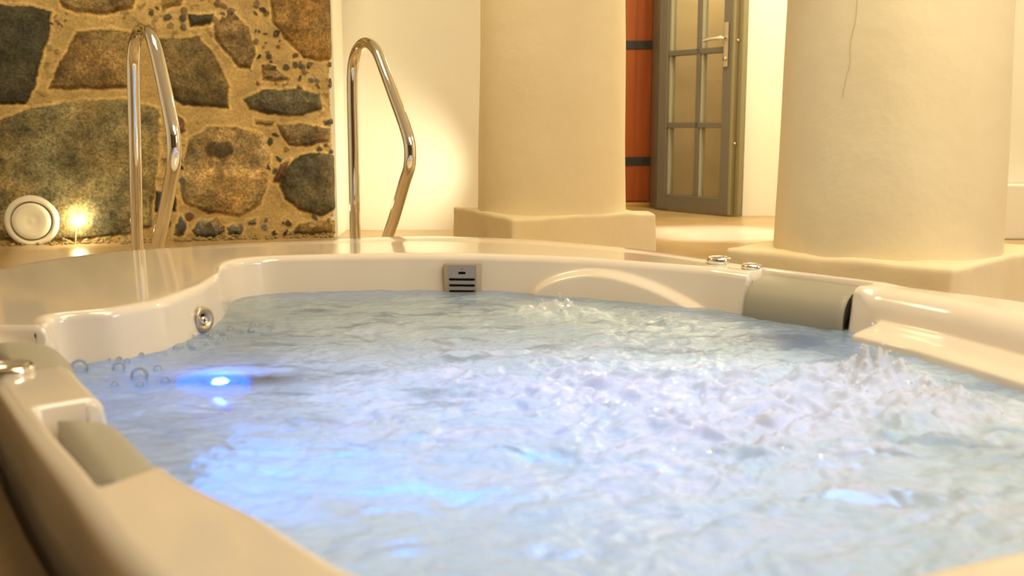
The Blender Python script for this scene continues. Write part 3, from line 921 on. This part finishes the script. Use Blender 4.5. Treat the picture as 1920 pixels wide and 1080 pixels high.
def tub_rows():
    rows = []   # each: X, Y, Z arrays

    def add(x, y, z):
        rows.append(np.stack([C0[0] + x, C0[1] + y, np.broadcast_to(z, x.shape)], -1))
    for z in (FL - 0.06, FL + 0.01, 0.0, 0.04):
        add((RO - 0.004) * CT, (RO - 0.004) * ST, z)
    rr = OUTR
    for k in range(0, 9):
        a = PI / 2 * k / 8
        r_ = RO - rr + rr * math.cos(a)
        add(r_ * CT, r_ * ST, RIM + LIPA - rr + rr * math.sin(a))
    ri_top = RI + RND
    W = RO - rr - ri_top
    for f_ in np.linspace(0.06, 1, 22):
        r_ = RO - rr - W * f_
        d = r_ - RI
        lip = LIPA * (1 - sst(np.full(NT, f_), 0.12, 0.30))
        lim = np.minimum(0.124 + wide, WID - OUTR - 0.006)
        wn = box_all * (1 - sst(d - lim, -0.012, 0.0))
        add(r_ * CT, r_ * ST, RIM + lip - 0.045 * wn)
    for k in range(1, 9):
        a = PI / 2 * k / 8
        r_ = RI + RND - RND * math.sin(a) + 0.028 * box_all
        z = RIM - RND + RND * math.cos(a)
        z = z - 0.045 * box_all * np.clip((z - 0.03) / 0.07, 0, 1)
        add(r_ * CT, r_ * ST, z)
    base_x, base_y = RI * CT, RI * ST
    zt_ = RIM - RND - 0.002
    zs = [zt_ + (-0.12 - zt_) * t for t in np.linspace(0, 1, 52)]
    ph = (89.8 - DEG) / (89.8 - 57.0)
    shape = np.where(ph < 0.36, np.sqrt(np.clip(1 - ((0.36 - ph) / 0.36) ** 2, 0, 1)), 1 - np.clip((ph - 0.36) / 0.64, 0, 1) ** 1.7)
    arch_on = ((ph > 0) & (ph < 1)).astype(float)
    zt_arch = -0.02 + 0.097 * shape
    ledge = 1 - sst(DEG, 26.4, 28.0)
    ledge = ledge * sst(DEG, -62, -58)
    for z in zs:
        t = (RIM - RND - z)
        n = 0.16 * t + 0.0 * z
        n = n + arch_on * 0.028 * sst((zt_arch - z), 0.0, 0.020) * sst(np.minimum(ph, 1 - ph), 0.0, 0.04)
        n = n + ledge * 0.085 * sst(0.036 - z, 0.0, 0.026)
        n = n - 0.028 * box_all
        zz = z - 0.045 * box_all * np.clip((z - 0.03) / 0.07, 0, 1)
        add(base_x + NX * n, base_y + NY * n, zz)
    for s_, z in ((0.93, -0.2), (0.90, -0.36), (0.86, -0.43), (0.60, -0.47), (0.54, -0.52), (0.50, -0.78), (0.44, -0.84), (0.2, -0.85), (0.02, -0.85)):
        add(base_x * s_, base_y * s_, z)
    return np.stack(rows)

TR = tub_rows()
nr = len(TR)
k_ = np.arange(nr - 1)[:, None] * NT
i_ = np.arange(NT)[None, :]
j_ = (np.arange(NT)[None, :] + 1) % NT
quads = np.stack([k_ + i_, k_ + j_, k_ + NT + j_, k_ + NT + i_], -1).reshape(-1, 4)
co = TR.reshape(-1, 3).copy()
co[:, 2] -= FL
np_mesh('shell', co, quads, M_acrylic, tub)

def headrest(a0, a1, label, drop=0.0, back=0.0):
    prof = [(-0.112 - back, 0.060), (-0.112 - back, 0.086), (-0.106 - back, 0.0925), (-0.07, 0.0935), (-0.035, 0.0905), (-0.008, 0.083), (0.010, 0.071), (0.023, 0.054), (0.030, 0.033),
            (0.032, 0.01), (0.031, -0.02), (0.026, -0.040), (0.015, -0.050), (-0.018, -0.050), (-0.022, -0.02), (-0.022, 0.045), (-0.03, 0.058)]
    prof = [(a, b_ - drop * (b_ > 0.04)) for a, b_ in prof]
    cx, cz = -0.03, 0.055
    v, f = [], []
    steps = [0, .004, .012, .025, .045, .07] + list(np.linspace(.1, .9, 22)) + [.93, .955, .975, .988, .996, 1]
    n = len(prof)
    for t in steps:
        e = min(t, 1 - t)
        k = 1 - 0.16 * (1 - min(e / 0.045, 1)) ** 2.2
        for pn, pz in prof:
            pn = max(pn, -(ring_at(a0 + (a1 - a0) * t, WID) - 0.050))
            p, nn = wall_pt(a0 + (a1 - a0) * t, cx + (pn - cx) * k, cz + (pz - cz) * k - FL)
            v.append(p)
    for i in range(len(steps) - 1):
        for q in range(n):
            r_ = (q + 1) % n
            f.append((i * n + q, i * n + r_, (i + 1) * n + r_, (i + 1) * n + q))
    f.append(tuple(range(n)))
    f.append(tuple(reversed(range((len(steps) - 1) * n, len(steps) * n))))
    o = mesh_obj('headrest', v, f, M_pillow, tub)
    o['label'] = label
    return o

headrest(32.8, 51.0, 'grey foam headrest below the nearer column')
headrest(-137.6, -119.9, 'grey foam headrest in the near left rim', 0.012, 0.016)
headrest(-178.0, -155.6, 'grey foam headrest in the left corner of the rim', 0.012, 0.016)

def knob(x, y, z, r, h, label):
    o = lathe('control_knob', [(0, h * .55), (r * .70, h * .55), (r * .80, h * .9), (r * .9, h), (r, h * .82), (r * 1.03, h * .45), (r * .96, 0.0), (0, 0)], M_chrome, tub, 48,
              Matrix.Translation((x, y, z - FL)))
    o['label'] = label
knob(0.535, 2.735, RIM, 0.032, 0.017, 'larger chrome control knob')
knob(0.600, 2.640, RIM, 0.027, 0.011, 'smaller flat chrome control knob')
knob(-0.735, 1.52, RIM - 0.002, 0.036, 0.013, 'chrome control ring on the left rim')

# chamfered steel filter grille on the far wall
def grille():
    p, nn = wall_pt(100.2, 0.0, 0)
    xa = Vector((nn.y, -nn.x, 0)) * -1     # to the right when seen from inside
    if xa.x < 0:
        xa = -xa
    Mg = Matrix(((xa.x, 0, nn.x, p.x), (xa.y, 0, nn.y, p.y), (0, 1, 0, -FL), (0, 0, 0, 1)))
    g = empty('filter_grille')
    g.parent = tub
    g.matrix_local = Mg
    g['label'] = 'brushed steel filter grille on the far wall'
    w2, d0, z0, z1, ch = 0.052, 0.030, -0.060, 0.072, 0.013
    bars = []
    # front plate with slots: slot rows (centre z, half height, half width)
    slots = [(0.052, 0.0035, 0.0105), (0.034, 0.0034, 0.036), (0.0175, 0.0034, 0.036), (0.0010, 0.0034, 0.036), (-0.0155, 0.0034, 0.036), (-0.032, 0.0034, 0.036)]
    cu = bpy.data.curves.new('plate_outline', 'CURVE')
    cu.dimensions = '2D'
    cu.fill_mode = 'BOTH'
    cu.extrude = 0.0015

    def loop(pts):
        sp_ = cu.splines.new('POLY')
        sp_.points.add(len(pts) - 1)
        for q, (x, y) in enumerate(pts):
            sp_.points[q].co = (x, y, 0, 1)
        sp_.use_cyclic_u = True
    xw = w2 - ch + 0.001
    loop([(-xw, z0), (xw, z0), (xw, z1), (-xw, z1)])
    for cz, hh, hw in slots:
        pts = []
        for s_ in (1, -1):
            for q in range(9):
                a = -PI / 2 + PI * q / 8
                pts.append((s_ * (hw - hh + hh * math.cos(a)), cz + s_ * hh * math.sin(a)))
        loop(pts)
    loop([(0.0016 * math.cos(a), 0.0625 + 0.0016 * math.sin(a)) for a in np.linspace(0, 2 * PI, 12, endpoint=False)])
    tmp = bpy.data.objects.new('tmp', cu)
    COL.objects.link(tmp)
    dg = bpy.context.evaluated_depsgraph_get()
    me = bpy.data.meshes.new_from_object(tmp.evaluated_get(dg))
    bpy.data.objects.remove(tmp)
    me.name = 'front_plate'
    me.transform(Matrix.Translation((0, 0, d0)))
    me.materials.clear()
    me.materials.append(M_satin)
    o = bpy.data.objects.new('front_plate', me)
    COL.objects.link(o)
    o.parent = g
    bm = bmesh.new()
    for s_ in (-1, 1):
        q = [(s_ * (w2 - ch), d0 + .0015), (s_ * w2, d0 - ch), (s_ * w2, -0.012), (s_ * (w2 - 0.003), -0.012), (s_ * (w2 - 0.003), d0 - ch - .001), (s_ * (w2 - ch), d0 - .0015)]
        lo = [bm.verts.new((x, z0, y)) for x, y in q]
        hi = [bm.verts.new((x, z1, y)) for x, y in q]
        for i in range(6):
            bm.faces.new([lo[i], lo[(i + 1) % 6], hi[(i + 1) % 6], hi[i]])
        bm.faces.new(lo)
        bm.faces.new(hi)
    q = [(-w2, -0.012), (w2, -0.012), (w2, d0 - ch), (w2 - ch, d0 + .0015), (-w2 + ch, d0 + .0015), (-w2, d0 - ch)]
    lo = [bm.verts.new((x, z1, y)) for x, y in q]
    hi = [bm.verts.new((x, z1 + 0.002, y)) for x, y in q]
    for i in range(6):
        bm.faces.new([lo[i], lo[(i + 1) % 6], hi[(i + 1) % 6], hi[i]])
    bm.faces.new(lo)
    bm.faces.new(hi)
    bm_obj('side_plate', bm, M_satin, g)
    box_obj('backing', -w2 + 0.004, w2 - 0.004, z0 + 0.002, z1 - 0.002, -0.008, d0 - 0.012, M_dark, g)
grille()

def jet(deg_, z, r, label):
    n = 0.16 * (RIM - 0.022 - z) + (0.009 if z > 0 else 0.0)
    p, nn = wall_pt(deg_, n, z - FL)
    if z > 0:
        nn = (nn + Vector((0.35, -0.55, 0.12))).normalized()
    Mj = Matrix.Translation(p) @ nn.to_track_quat('Z', 'Y').to_matrix().to_4x4()
    j = empty('jet')
    j.parent = tub
    j.matrix_local = Mj
    j['label'] = label
    lathe('collar', [(r * 1.0, -0.01), (r * 1.02, 0.0), (r * .98, 0.004), (r * .90, 0.006), (r * .55, 0.003), (r * .45, -0.001), (r * .45, -0.01)], M_satin, j, 48)
    lathe('backing', [(0, -0.008), (r * .47, -0.008)], M_dark, j, 24)
    lathe('nozzle', [(r * .16, -0.006), (r * .16, 0.002), (r * .22, 0.004), (r * .32, 0.002), (r * .36, -0.006)], M_chrome, j, 28, Matrix.Translation((r * .05, -r * .08, 0)))
jet(150.6, 0.030, 0.028, 'steel jet above the water on the left wall')
jet(38.6, -0.045, 0.026, 'steel jet under the water below the headrest')

# underwater lamp
pl_, nl_ = Vector((-0.545, 1.93, -0.055)), Vector((0.45, -0.2, 0.87)).normalized()
ul = empty('underwater_light')
ul.parent = tub
ul.matrix_local = Matrix.Translation(pl_ - Vector((0, 0, FL))) @ nl_.to_track_quat('Z', 'Y').to_matrix().to_4x4()
ul['label'] = 'blue glowing underwater lamp'
lathe('housing', [(0, -0.03), (0.03, -0.03), (0.032, 0.0), (0.030, 0.004), (0.028, -0.002), (0, -0.002)], M_plastic, ul, 32)
lathe('diffuser', [(0.014, 0.002), (0.045, -0.004), (0.075, -0.016)], emit('diffuser_glow', (0.005, 0.13, 1.0), 2.2), ul, 32)
lathe('lens', [(0, 0.006), (0.010, 0.005), (0.0145, 0.001)], emit('lens_glow', (0.45, 0.85, 1.0), 14), ul, 32)

# ---- added low dark brown step following the near left side of the tub
def slab():
    m, nt, b = new_mat('slab_brown')
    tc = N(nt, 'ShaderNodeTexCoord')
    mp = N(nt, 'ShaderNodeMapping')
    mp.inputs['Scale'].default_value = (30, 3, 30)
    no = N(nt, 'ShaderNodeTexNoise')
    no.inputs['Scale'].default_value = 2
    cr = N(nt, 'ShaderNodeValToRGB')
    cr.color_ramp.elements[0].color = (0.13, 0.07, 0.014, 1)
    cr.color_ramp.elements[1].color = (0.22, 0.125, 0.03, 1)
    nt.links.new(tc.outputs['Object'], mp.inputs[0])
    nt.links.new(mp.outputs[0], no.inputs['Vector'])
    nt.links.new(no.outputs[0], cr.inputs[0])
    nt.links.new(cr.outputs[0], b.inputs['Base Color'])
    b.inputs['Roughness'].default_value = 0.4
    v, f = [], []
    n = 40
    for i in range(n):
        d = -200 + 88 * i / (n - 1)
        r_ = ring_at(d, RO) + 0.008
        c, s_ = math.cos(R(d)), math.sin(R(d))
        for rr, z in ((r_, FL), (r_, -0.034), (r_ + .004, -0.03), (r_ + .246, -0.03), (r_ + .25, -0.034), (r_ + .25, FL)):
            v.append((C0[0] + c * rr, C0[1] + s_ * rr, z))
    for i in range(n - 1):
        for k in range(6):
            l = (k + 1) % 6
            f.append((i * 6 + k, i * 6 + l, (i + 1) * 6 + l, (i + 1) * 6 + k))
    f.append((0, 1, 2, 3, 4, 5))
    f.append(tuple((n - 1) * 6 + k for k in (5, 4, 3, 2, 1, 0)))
    o = mesh_obj('dark_slab', v, f, m, smooth=False)
    tag(o, 'low dark brown step on the floor along the near left side of the tub', 'slab', kind='thing')
slab()

# ================================================================ WATER
def build_water():
    st = 0.0042
    xs = np.arange(-0.98, 1.16, st)
    ys = np.arange(0.62, 3.02, st)
    X, Y = np.meshgrid(xs, ys)
    a = np.degrees(np.arctan2(Y - C0[1], X - C0[0]))
    rad = np.hypot(X - C0[0], Y - C0[1])
    rin = np.interp(a, DEG, RI, period=360)
    dwall = rin - rad

    def blob(px, py, r, s=1.0):
        return s * np.exp(-((X - px) ** 2 + (Y - py) ** 2) / (r * r))
    # turbulence: where the jets break the surface
    turb = (blob(.66, 1.88, .16) + blob(.70, 1.66, .14, .9) + blob(.48, 1.76, .22, .9) + blob(.23, 1.80, .24, .8) + blob(.34, 1.50, .24, .6)
            + blob(.05, 1.86, .18, .6) + blob(.14, 2.60, .09, .85) + blob(.05, 2.60, .07, .6) + blob(.30, 2.42, .14, .45) + blob(-.20, 1.62, .22, .42)
            + blob(.10, 1.33, .26, .45) + blob(.58, 1.25, .18, .45) + blob(-.05, 2.25, .35, .32) + blob(.30, 1.05, .2, .3) + blob(-.3, 1.9, .18, .25))
    calm = sst(dwall, 0.02, 0.16)
    wx = X + 0.05 * fbm(X * 5, Y * 5, 3, 2)
    wy = Y + 0.05 * fbm(X * 5, Y * 5, 3, 42)
    chop = fbm(wx * 9, wy * 11, 3, 3)
    rip = fbm(wx * 30, wy * 36, 3, 8)
    ridge = 1 - np.abs(fbm(wx * 16, wy * 20, 4, 15)) * 2.2
    fine = 1 - np.abs(fbm(wx * 55, wy * 60, 3, 19)) * 2.0
    act = np.clip(0.22 + turb, 0, 1.3) * (0.25 + 0.75 * calm)
    billow = np.abs(fbm(wx * 9, wy * 15, 3, 61, 0.45))
    Z = 0.008 * chop * (0.4 + act) + 0.0042 * rip * (0.3 + act) + 0.0022 * fbm(wx * 62, wy * 80, 2, 95) * (0.25 + act) + (0.028 * billow + 0.0035 * ridge + 0.0012 * fine) * np.clip(turb, 0, 1.2) ** 1.5 * calm
    sharp = np.clip(fbm(X * 38, Y * 38, 4, 91, 0.65) + 0.55, 0, 1.3)
    Z += 0.040 * blob(.665, 1.91, .060) * (0.25 + 0.95 * sharp) + 0.012 * blob(.60, 1.84, .10) * (.5 + .5 * sharp) + 0.018 * blob(.72, 1.72, .07) * (.4 + .6 * sharp) + 0.016 * blob(.13, 2.60, .05) * (.6 + .6 * ridge) + 0.012 * blob(.70, 1.69, .06) + 0.008 * blob(.04, 2.62, .04)
    Z += 0.016 * blob(.655, 1.905, .022) * sharp
    Z -= 0.010 * np.clip(turb, 0, 1)
    Z *= 1 - 0.6 * np.exp(-((X + .50) / .16) ** 2 - ((Y - 1.88) / .09) ** 2)
    keep = dwall > -0.006
    # foam: stretched ragged lace over the turbulence
    lace = fbm(wx * 7, wy * 10, 5, 33, 0.6)
    lace2 = fbm(wx * 24, wy * 34, 4, 37, 0.6)
    foam = np.clip(turb * 1.10 + 0.75 * lace + 0.45 * lace2 - 0.42, -0.3, 1) * sst(dwall, 0.0, 0.05)
    milk = np.clip(0.52 + 0.45 * np.clip(turb * 1.6, 0, 1) + 0.18 * lace + 0.12 * sst(dwall, 0.03, 0.3), 0, 1)
    milk -= 0.85 * np.exp(-((X + .50) / .12) ** 2 - ((Y - 1.885) / .05) ** 2)
    milk -= 0.42 * sst(fbm(wx * 5 + 3, wy * 17, 4, 71, 0.6), 0.12, 0.5) * (1 - sst(turb, 0.55, 1.0)) * sst(dwall, 0.1, 0.3)
    milk -= 0.45 * blob(.70, 2.08, .07) + 0.55 * blob(.60, 2.24, .09) + 0.4 * blob(.80, 1.85, .07)
    milk += 0.35 * (1 - sst(Y, 1.15, 1.35))
    milk = np.clip(milk, 0.05, 1)
    idx = -np.ones(X.shape, int)
    idx[keep] = np.arange(keep.sum())
    q = np.stack([idx[:-1, :-1], idx[:-1, 1:], idx[1:, 1:], idx[1:, :-1]], -1).reshape(-1, 4)
    q = q[(q >= 0).all(1)]
    co = np.stack([X[keep], Y[keep], Z[keep]], -1)
    m, nt, b = new_mat('bubbling_water')
    nt.nodes.remove(b)
    out = nt.nodes['Material Output']
    fa = N(nt, 'ShaderNodeAttribute', attribute_name='foam')
    ma = N(nt, 'ShaderNodeAttribute', attribute_name='milk')
    tc = N(nt, 'ShaderNodeTexCoord')
    mp = N(nt, 'ShaderNodeMapping')
    mp.inputs['Scale'].default_value = (60, 85, 60)
    n1 = N(nt, 'ShaderNodeTexNoise')
    n1.inputs['Scale'].default_value = 1.0
    n1.inputs['Detail'].default_value = 5
    n1.inputs['Roughness'].default_value = 0.65
    n1.inputs['Distortion'].default_value = 0.8
    nt.links.new(tc.outputs['Object'], mp.inputs[0])
    nt.links.new(mp.outputs[0], n1.inputs['Vector'])
    # foam sharpened by noise
    ad = N(nt, 'ShaderNodeMath', operation='MULTIPLY_ADD')
    ad.inputs[1].default_value = 1.2
    ad.inputs[2].default_value = -0.60
    nt.links.new(n1.outputs[0], ad.inputs[0])
    fs = N(nt, 'ShaderNodeMath', operation='ADD')
    fs.use_clamp = True
    nt.links.new(fa.outputs['Fac'], fs.inputs[0])
    nt.links.new(ad.outputs[0], fs.inputs[1])
    col = N(nt, 'ShaderNodeMix', data_type='RGBA')
    col.inputs['A'].default_value = (0.74, 0.88, 0.84, 1)
    col.inputs['B'].default_value = (0.92, 0.93, 0.95, 1)
    nt.links.new(fs.outputs[0], col.inputs['Factor'])
    bpn = N(nt, 'ShaderNodeBump')
    bpn.inputs['Strength'].default_value = 0.22
    bpn.inputs['Distance'].default_value = 0.006
    nt.links.new(n1.outputs[0], bpn.inputs['Height'])
    # fine flecks of froth
    n4 = N(nt, 'ShaderNodeTexNoise')
    n4.inputs['Scale'].default_value = 210
    n4.inputs['Detail'].default_value = 3
    nt.links.new(tc.outputs['Object'], n4.inputs['Vector'])
    mr4 = N(nt, 'ShaderNodeMapRange')
    mr4.inputs[1].default_value = 0.56
    mr4.inputs[2].default_value = 0.70
    mr4.inputs[4].default_value = 0.8
    nt.links.new(n4.outputs[0], mr4.inputs[0])
    fm = N(nt, 'ShaderNodeMath', operation='MULTIPLY')
    nt.links.new(mr4.outputs[0], fm.inputs[0])
    nt.links.new(ma.outputs['Fac'], fm.inputs[1])
    fx = N(nt, 'ShaderNodeMath', operation='MAXIMUM')
    nt.links.new(fs.outputs[0], fx.inputs[0])
    nt.links.new(fm.outputs[0], fx.inputs[1])
    nt.links.new(fx.outputs[0], col.inputs['Factor'])
    bp4 = N(nt, 'ShaderNodeBump')
    bp4.inputs['Strength'].default_value = 0.25
    bp4.inputs['Distance'].default_value = 0.003
    nt.links.new(n4.outputs[0], bp4.inputs['Height'])
    nt.links.new(bpn.outputs[0], bp4.inputs['Normal'])
    df = N(nt, 'ShaderNodeBsdfDiffuse')
    tl = N(nt, 'ShaderNodeBsdfTranslucent')
    for s_ in (df, tl):
        nt.links.new(col.outputs['Result'], s_.inputs['Color'])
        nt.links.new(bp4.outputs[0], s_.inputs['Normal'])
    sc = N(nt, 'ShaderNodeMixShader')
    sc.inputs[0].default_value = 0.48
    nt.links.new(df.outputs[0], sc.inputs[1])
    nt.links.new(tl.outputs[0], sc.inputs[2])
    tr = N(nt, 'ShaderNodeBsdfTransparent')
    tr.inputs[0].default_value = (0.80, 0.91, 0.90, 1)
    mk = N(nt, 'ShaderNodeMath', operation='MAXIMUM')
    mk.use_clamp = True
    nt.links.new(ma.outputs['Fac'], mk.inputs[0])
    nt.links.new(fx.outputs[0], mk.inputs[1])
    body = N(nt, 'ShaderNodeMixShader')
    nt.links.new(mk.outputs[0], body.inputs[0])
    rf = N(nt, 'ShaderNodeBsdfRefraction')
    rf.inputs['Color'].default_value = (0.84, 0.94, 0.94, 1)
    rf.inputs['Roughness'].default_value = 0.05
    rf.inputs['IOR'].default_value = 1.33
    nt.links.new(bpn.outputs[0], rf.inputs['Normal'])
    cl = N(nt, 'ShaderNodeMixShader')
    cl.inputs[0].default_value = 0.88
    nt.links.new(tr.outputs[0], cl.inputs[1])
    nt.links.new(rf.outputs[0], cl.inputs[2])
    nt.links.new(cl.outputs[0], body.inputs[1])
    nt.links.new(sc.outputs[0], body.inputs[2])
    gl = N(nt, 'ShaderNodeBsdfGlossy')
    gl.inputs['Roughness'].default_value = 0.04
    n3 = N(nt, 'ShaderNodeTexNoise')
    n3.inputs['Scale'].default_value = 130
    n3.inputs['Detail'].default_value = 2
    nt.links.new(tc.outputs['Object'], n3.inputs['Vector'])
    bp3 = N(nt, 'ShaderNodeBump')
    bp3.inputs['Strength'].default_value = 0.5
    bp3.inputs['Distance'].default_value = 0.004
    nt.links.new(n3.outputs[0], bp3.inputs['Height'])
    nt.links.new(bpn.outputs[0], bp3.inputs['Normal'])
    nt.links.new(bp3.outputs[0], gl.inputs['Normal'])
    fr = N(nt, 'ShaderNodeFresnel')
    fr.inputs[0].default_value = 1.33
    nt.links.new(bpn.outputs[0], fr.inputs['Normal'])
    fin = N(nt, 'ShaderNodeMixShader')
    nt.links.new(fr.outputs[0], fin.inputs[0])
    nt.links.new(body.outputs[0], fin.inputs[1])
    nt.links.new(gl.outputs[0], fin.inputs[2])
    nt.links.new(fin.outputs[0], out.inputs[0])
    o = np_mesh('bubbling_water', co, q, m)
    for nm, arr in (('foam', foam), ('milk', milk)):
        at_ = o.data.attributes.new(nm, 'FLOAT', 'POINT')
        at_.data.foreach_set('value', np.ascontiguousarray(arr[keep], dtype=np.float32))
    tag(o, 'pale blue foaming whirlpool water filling the tub', 'water', kind='stuff')
    from_grid = lambda x, y: float(Z[int(round((y - ys[0]) / st)), int(round((x - xs[0]) / st))])
    return from_grid

water_z = build_water()

# ---- bubbles floating by the left wall
m, nt, b = new_mat('bubble_film')
out = nt.nodes['Material Output']
tr = N(nt, 'ShaderNodeBsdfTransparent')
tr.inputs[0].default_value = (0.97, 0.98, 0.97, 1)
gl = N(nt, 'ShaderNodeBsdfGlossy')
gl.inputs['Roughness'].default_value = 0.04
lw = N(nt, 'ShaderNodeLayerWeight')
lw.inputs['Blend'].default_value = 0.34
mx = N(nt, 'ShaderNodeMixShader')
df = N(nt, 'ShaderNodeBsdfDiffuse')
df.inputs[0].default_value = (0.9, 0.95, 0.95, 1)
m0 = N(nt, 'ShaderNodeMixShader')
m0.inputs[0].default_value = 0.10
nt.links.new(tr.outputs[0], m0.inputs[1])
nt.links.new(df.outputs[0], m0.inputs[2])
nt.links.new(lw.outputs['Fresnel'], mx.inputs[0])
nt.links.new(m0.outputs[0], mx.inputs[1])
m1 = N(nt, 'ShaderNodeMixShader')
m1.inputs[0].default_value = 0.55
nt.links.new(gl.outputs[0], m1.inputs[1])
nt.links.new(df.outputs[0], m1.inputs[2])
nt.links.new(m1.outputs[0], mx.inputs[2])
nt.links.new(mx.outputs[0], out.inputs[0])
M_bub = m
bub_me = None
_bs = [(-0.812, 1.955, .017, 'largest round clear bubble floating in the tub\'s left corner'),
       (-0.742, 1.965, .012, 'second largest clear bubble, right of the largest one'),
       (-0.68, 1.90, .016, 'large pale clear bubble nearest the blue lamp glow'), (-0.655, 1.83, .007, None), (-0.62, 1.86, .008, None), (-0.70, 1.83, .007, None), (-0.665, 1.955, .008, None)]
for i in range(44):
    t = rng.random()
    x = -0.80 + 0.28 * t + rng.uniform(-.05, .05)
    y = 2.02 + 0.42 * t + rng.uniform(-.07, .05)
    _bs.append((x, y, rng.choice([.004, .005, .006, .008]), None))
for x, y, r_, lab in _bs:
    if bub_me is None:
        bm = bmesh.new()
        bmesh.ops.create_uvsphere(bm, u_segments=28, v_segments=18, radius=1)
        for v in [v for v in bm.verts if v.co.z < -0.35]:
            bm.verts.remove(v)
        o = bm_obj('bubble', bm, M_bub, None, True)
        bub_me = o.data
    else:
        o = bpy.data.objects.new('bubble', bub_me)
        COL.objects.link(o)
    o.location = (x, y, water_z(x, y) + r_ * 0.25)
    o.scale = (r_, r_, r_)
    tag(o, lab or 'small clear bubble floating beside the steel jet at the left wall', 'bubble', 'bubbles floating at the left wall', 'thing')

# ---- droplets thrown up by the jets
def droplets():
    bm = bmesh.new()
    for cx, cy, sp, hgt, n in ((.665, 1.91, .045, .055, 90), (.72, 1.73, .06, .03, 40), (.13, 2.60, .05, .035, 40)):
        for i in range(n):
            x, y = cx + rng.gauss(0, sp), cy + rng.gauss(0, sp)
            r_ = rng.uniform(0.0008, 0.0024)
            z = water_z(x, y) + abs(rng.gauss(0, .4)) * hgt * math.exp(-((x - cx) ** 2 + (y - cy) ** 2) / (sp * sp)) + r_
            bmesh.ops.create_icosphere(bm, subdivisions=2, radius=r_, matrix=Matrix.Translation((x, y, z)))
    o = bm_obj('water_droplets', bm, simple('droplet', (0.9, 0.93, 0.95), 0.08), smooth=True)
    tag(o, 'tiny white droplets thrown up above the foaming water', 'droplets', kind='stuff')
droplets()
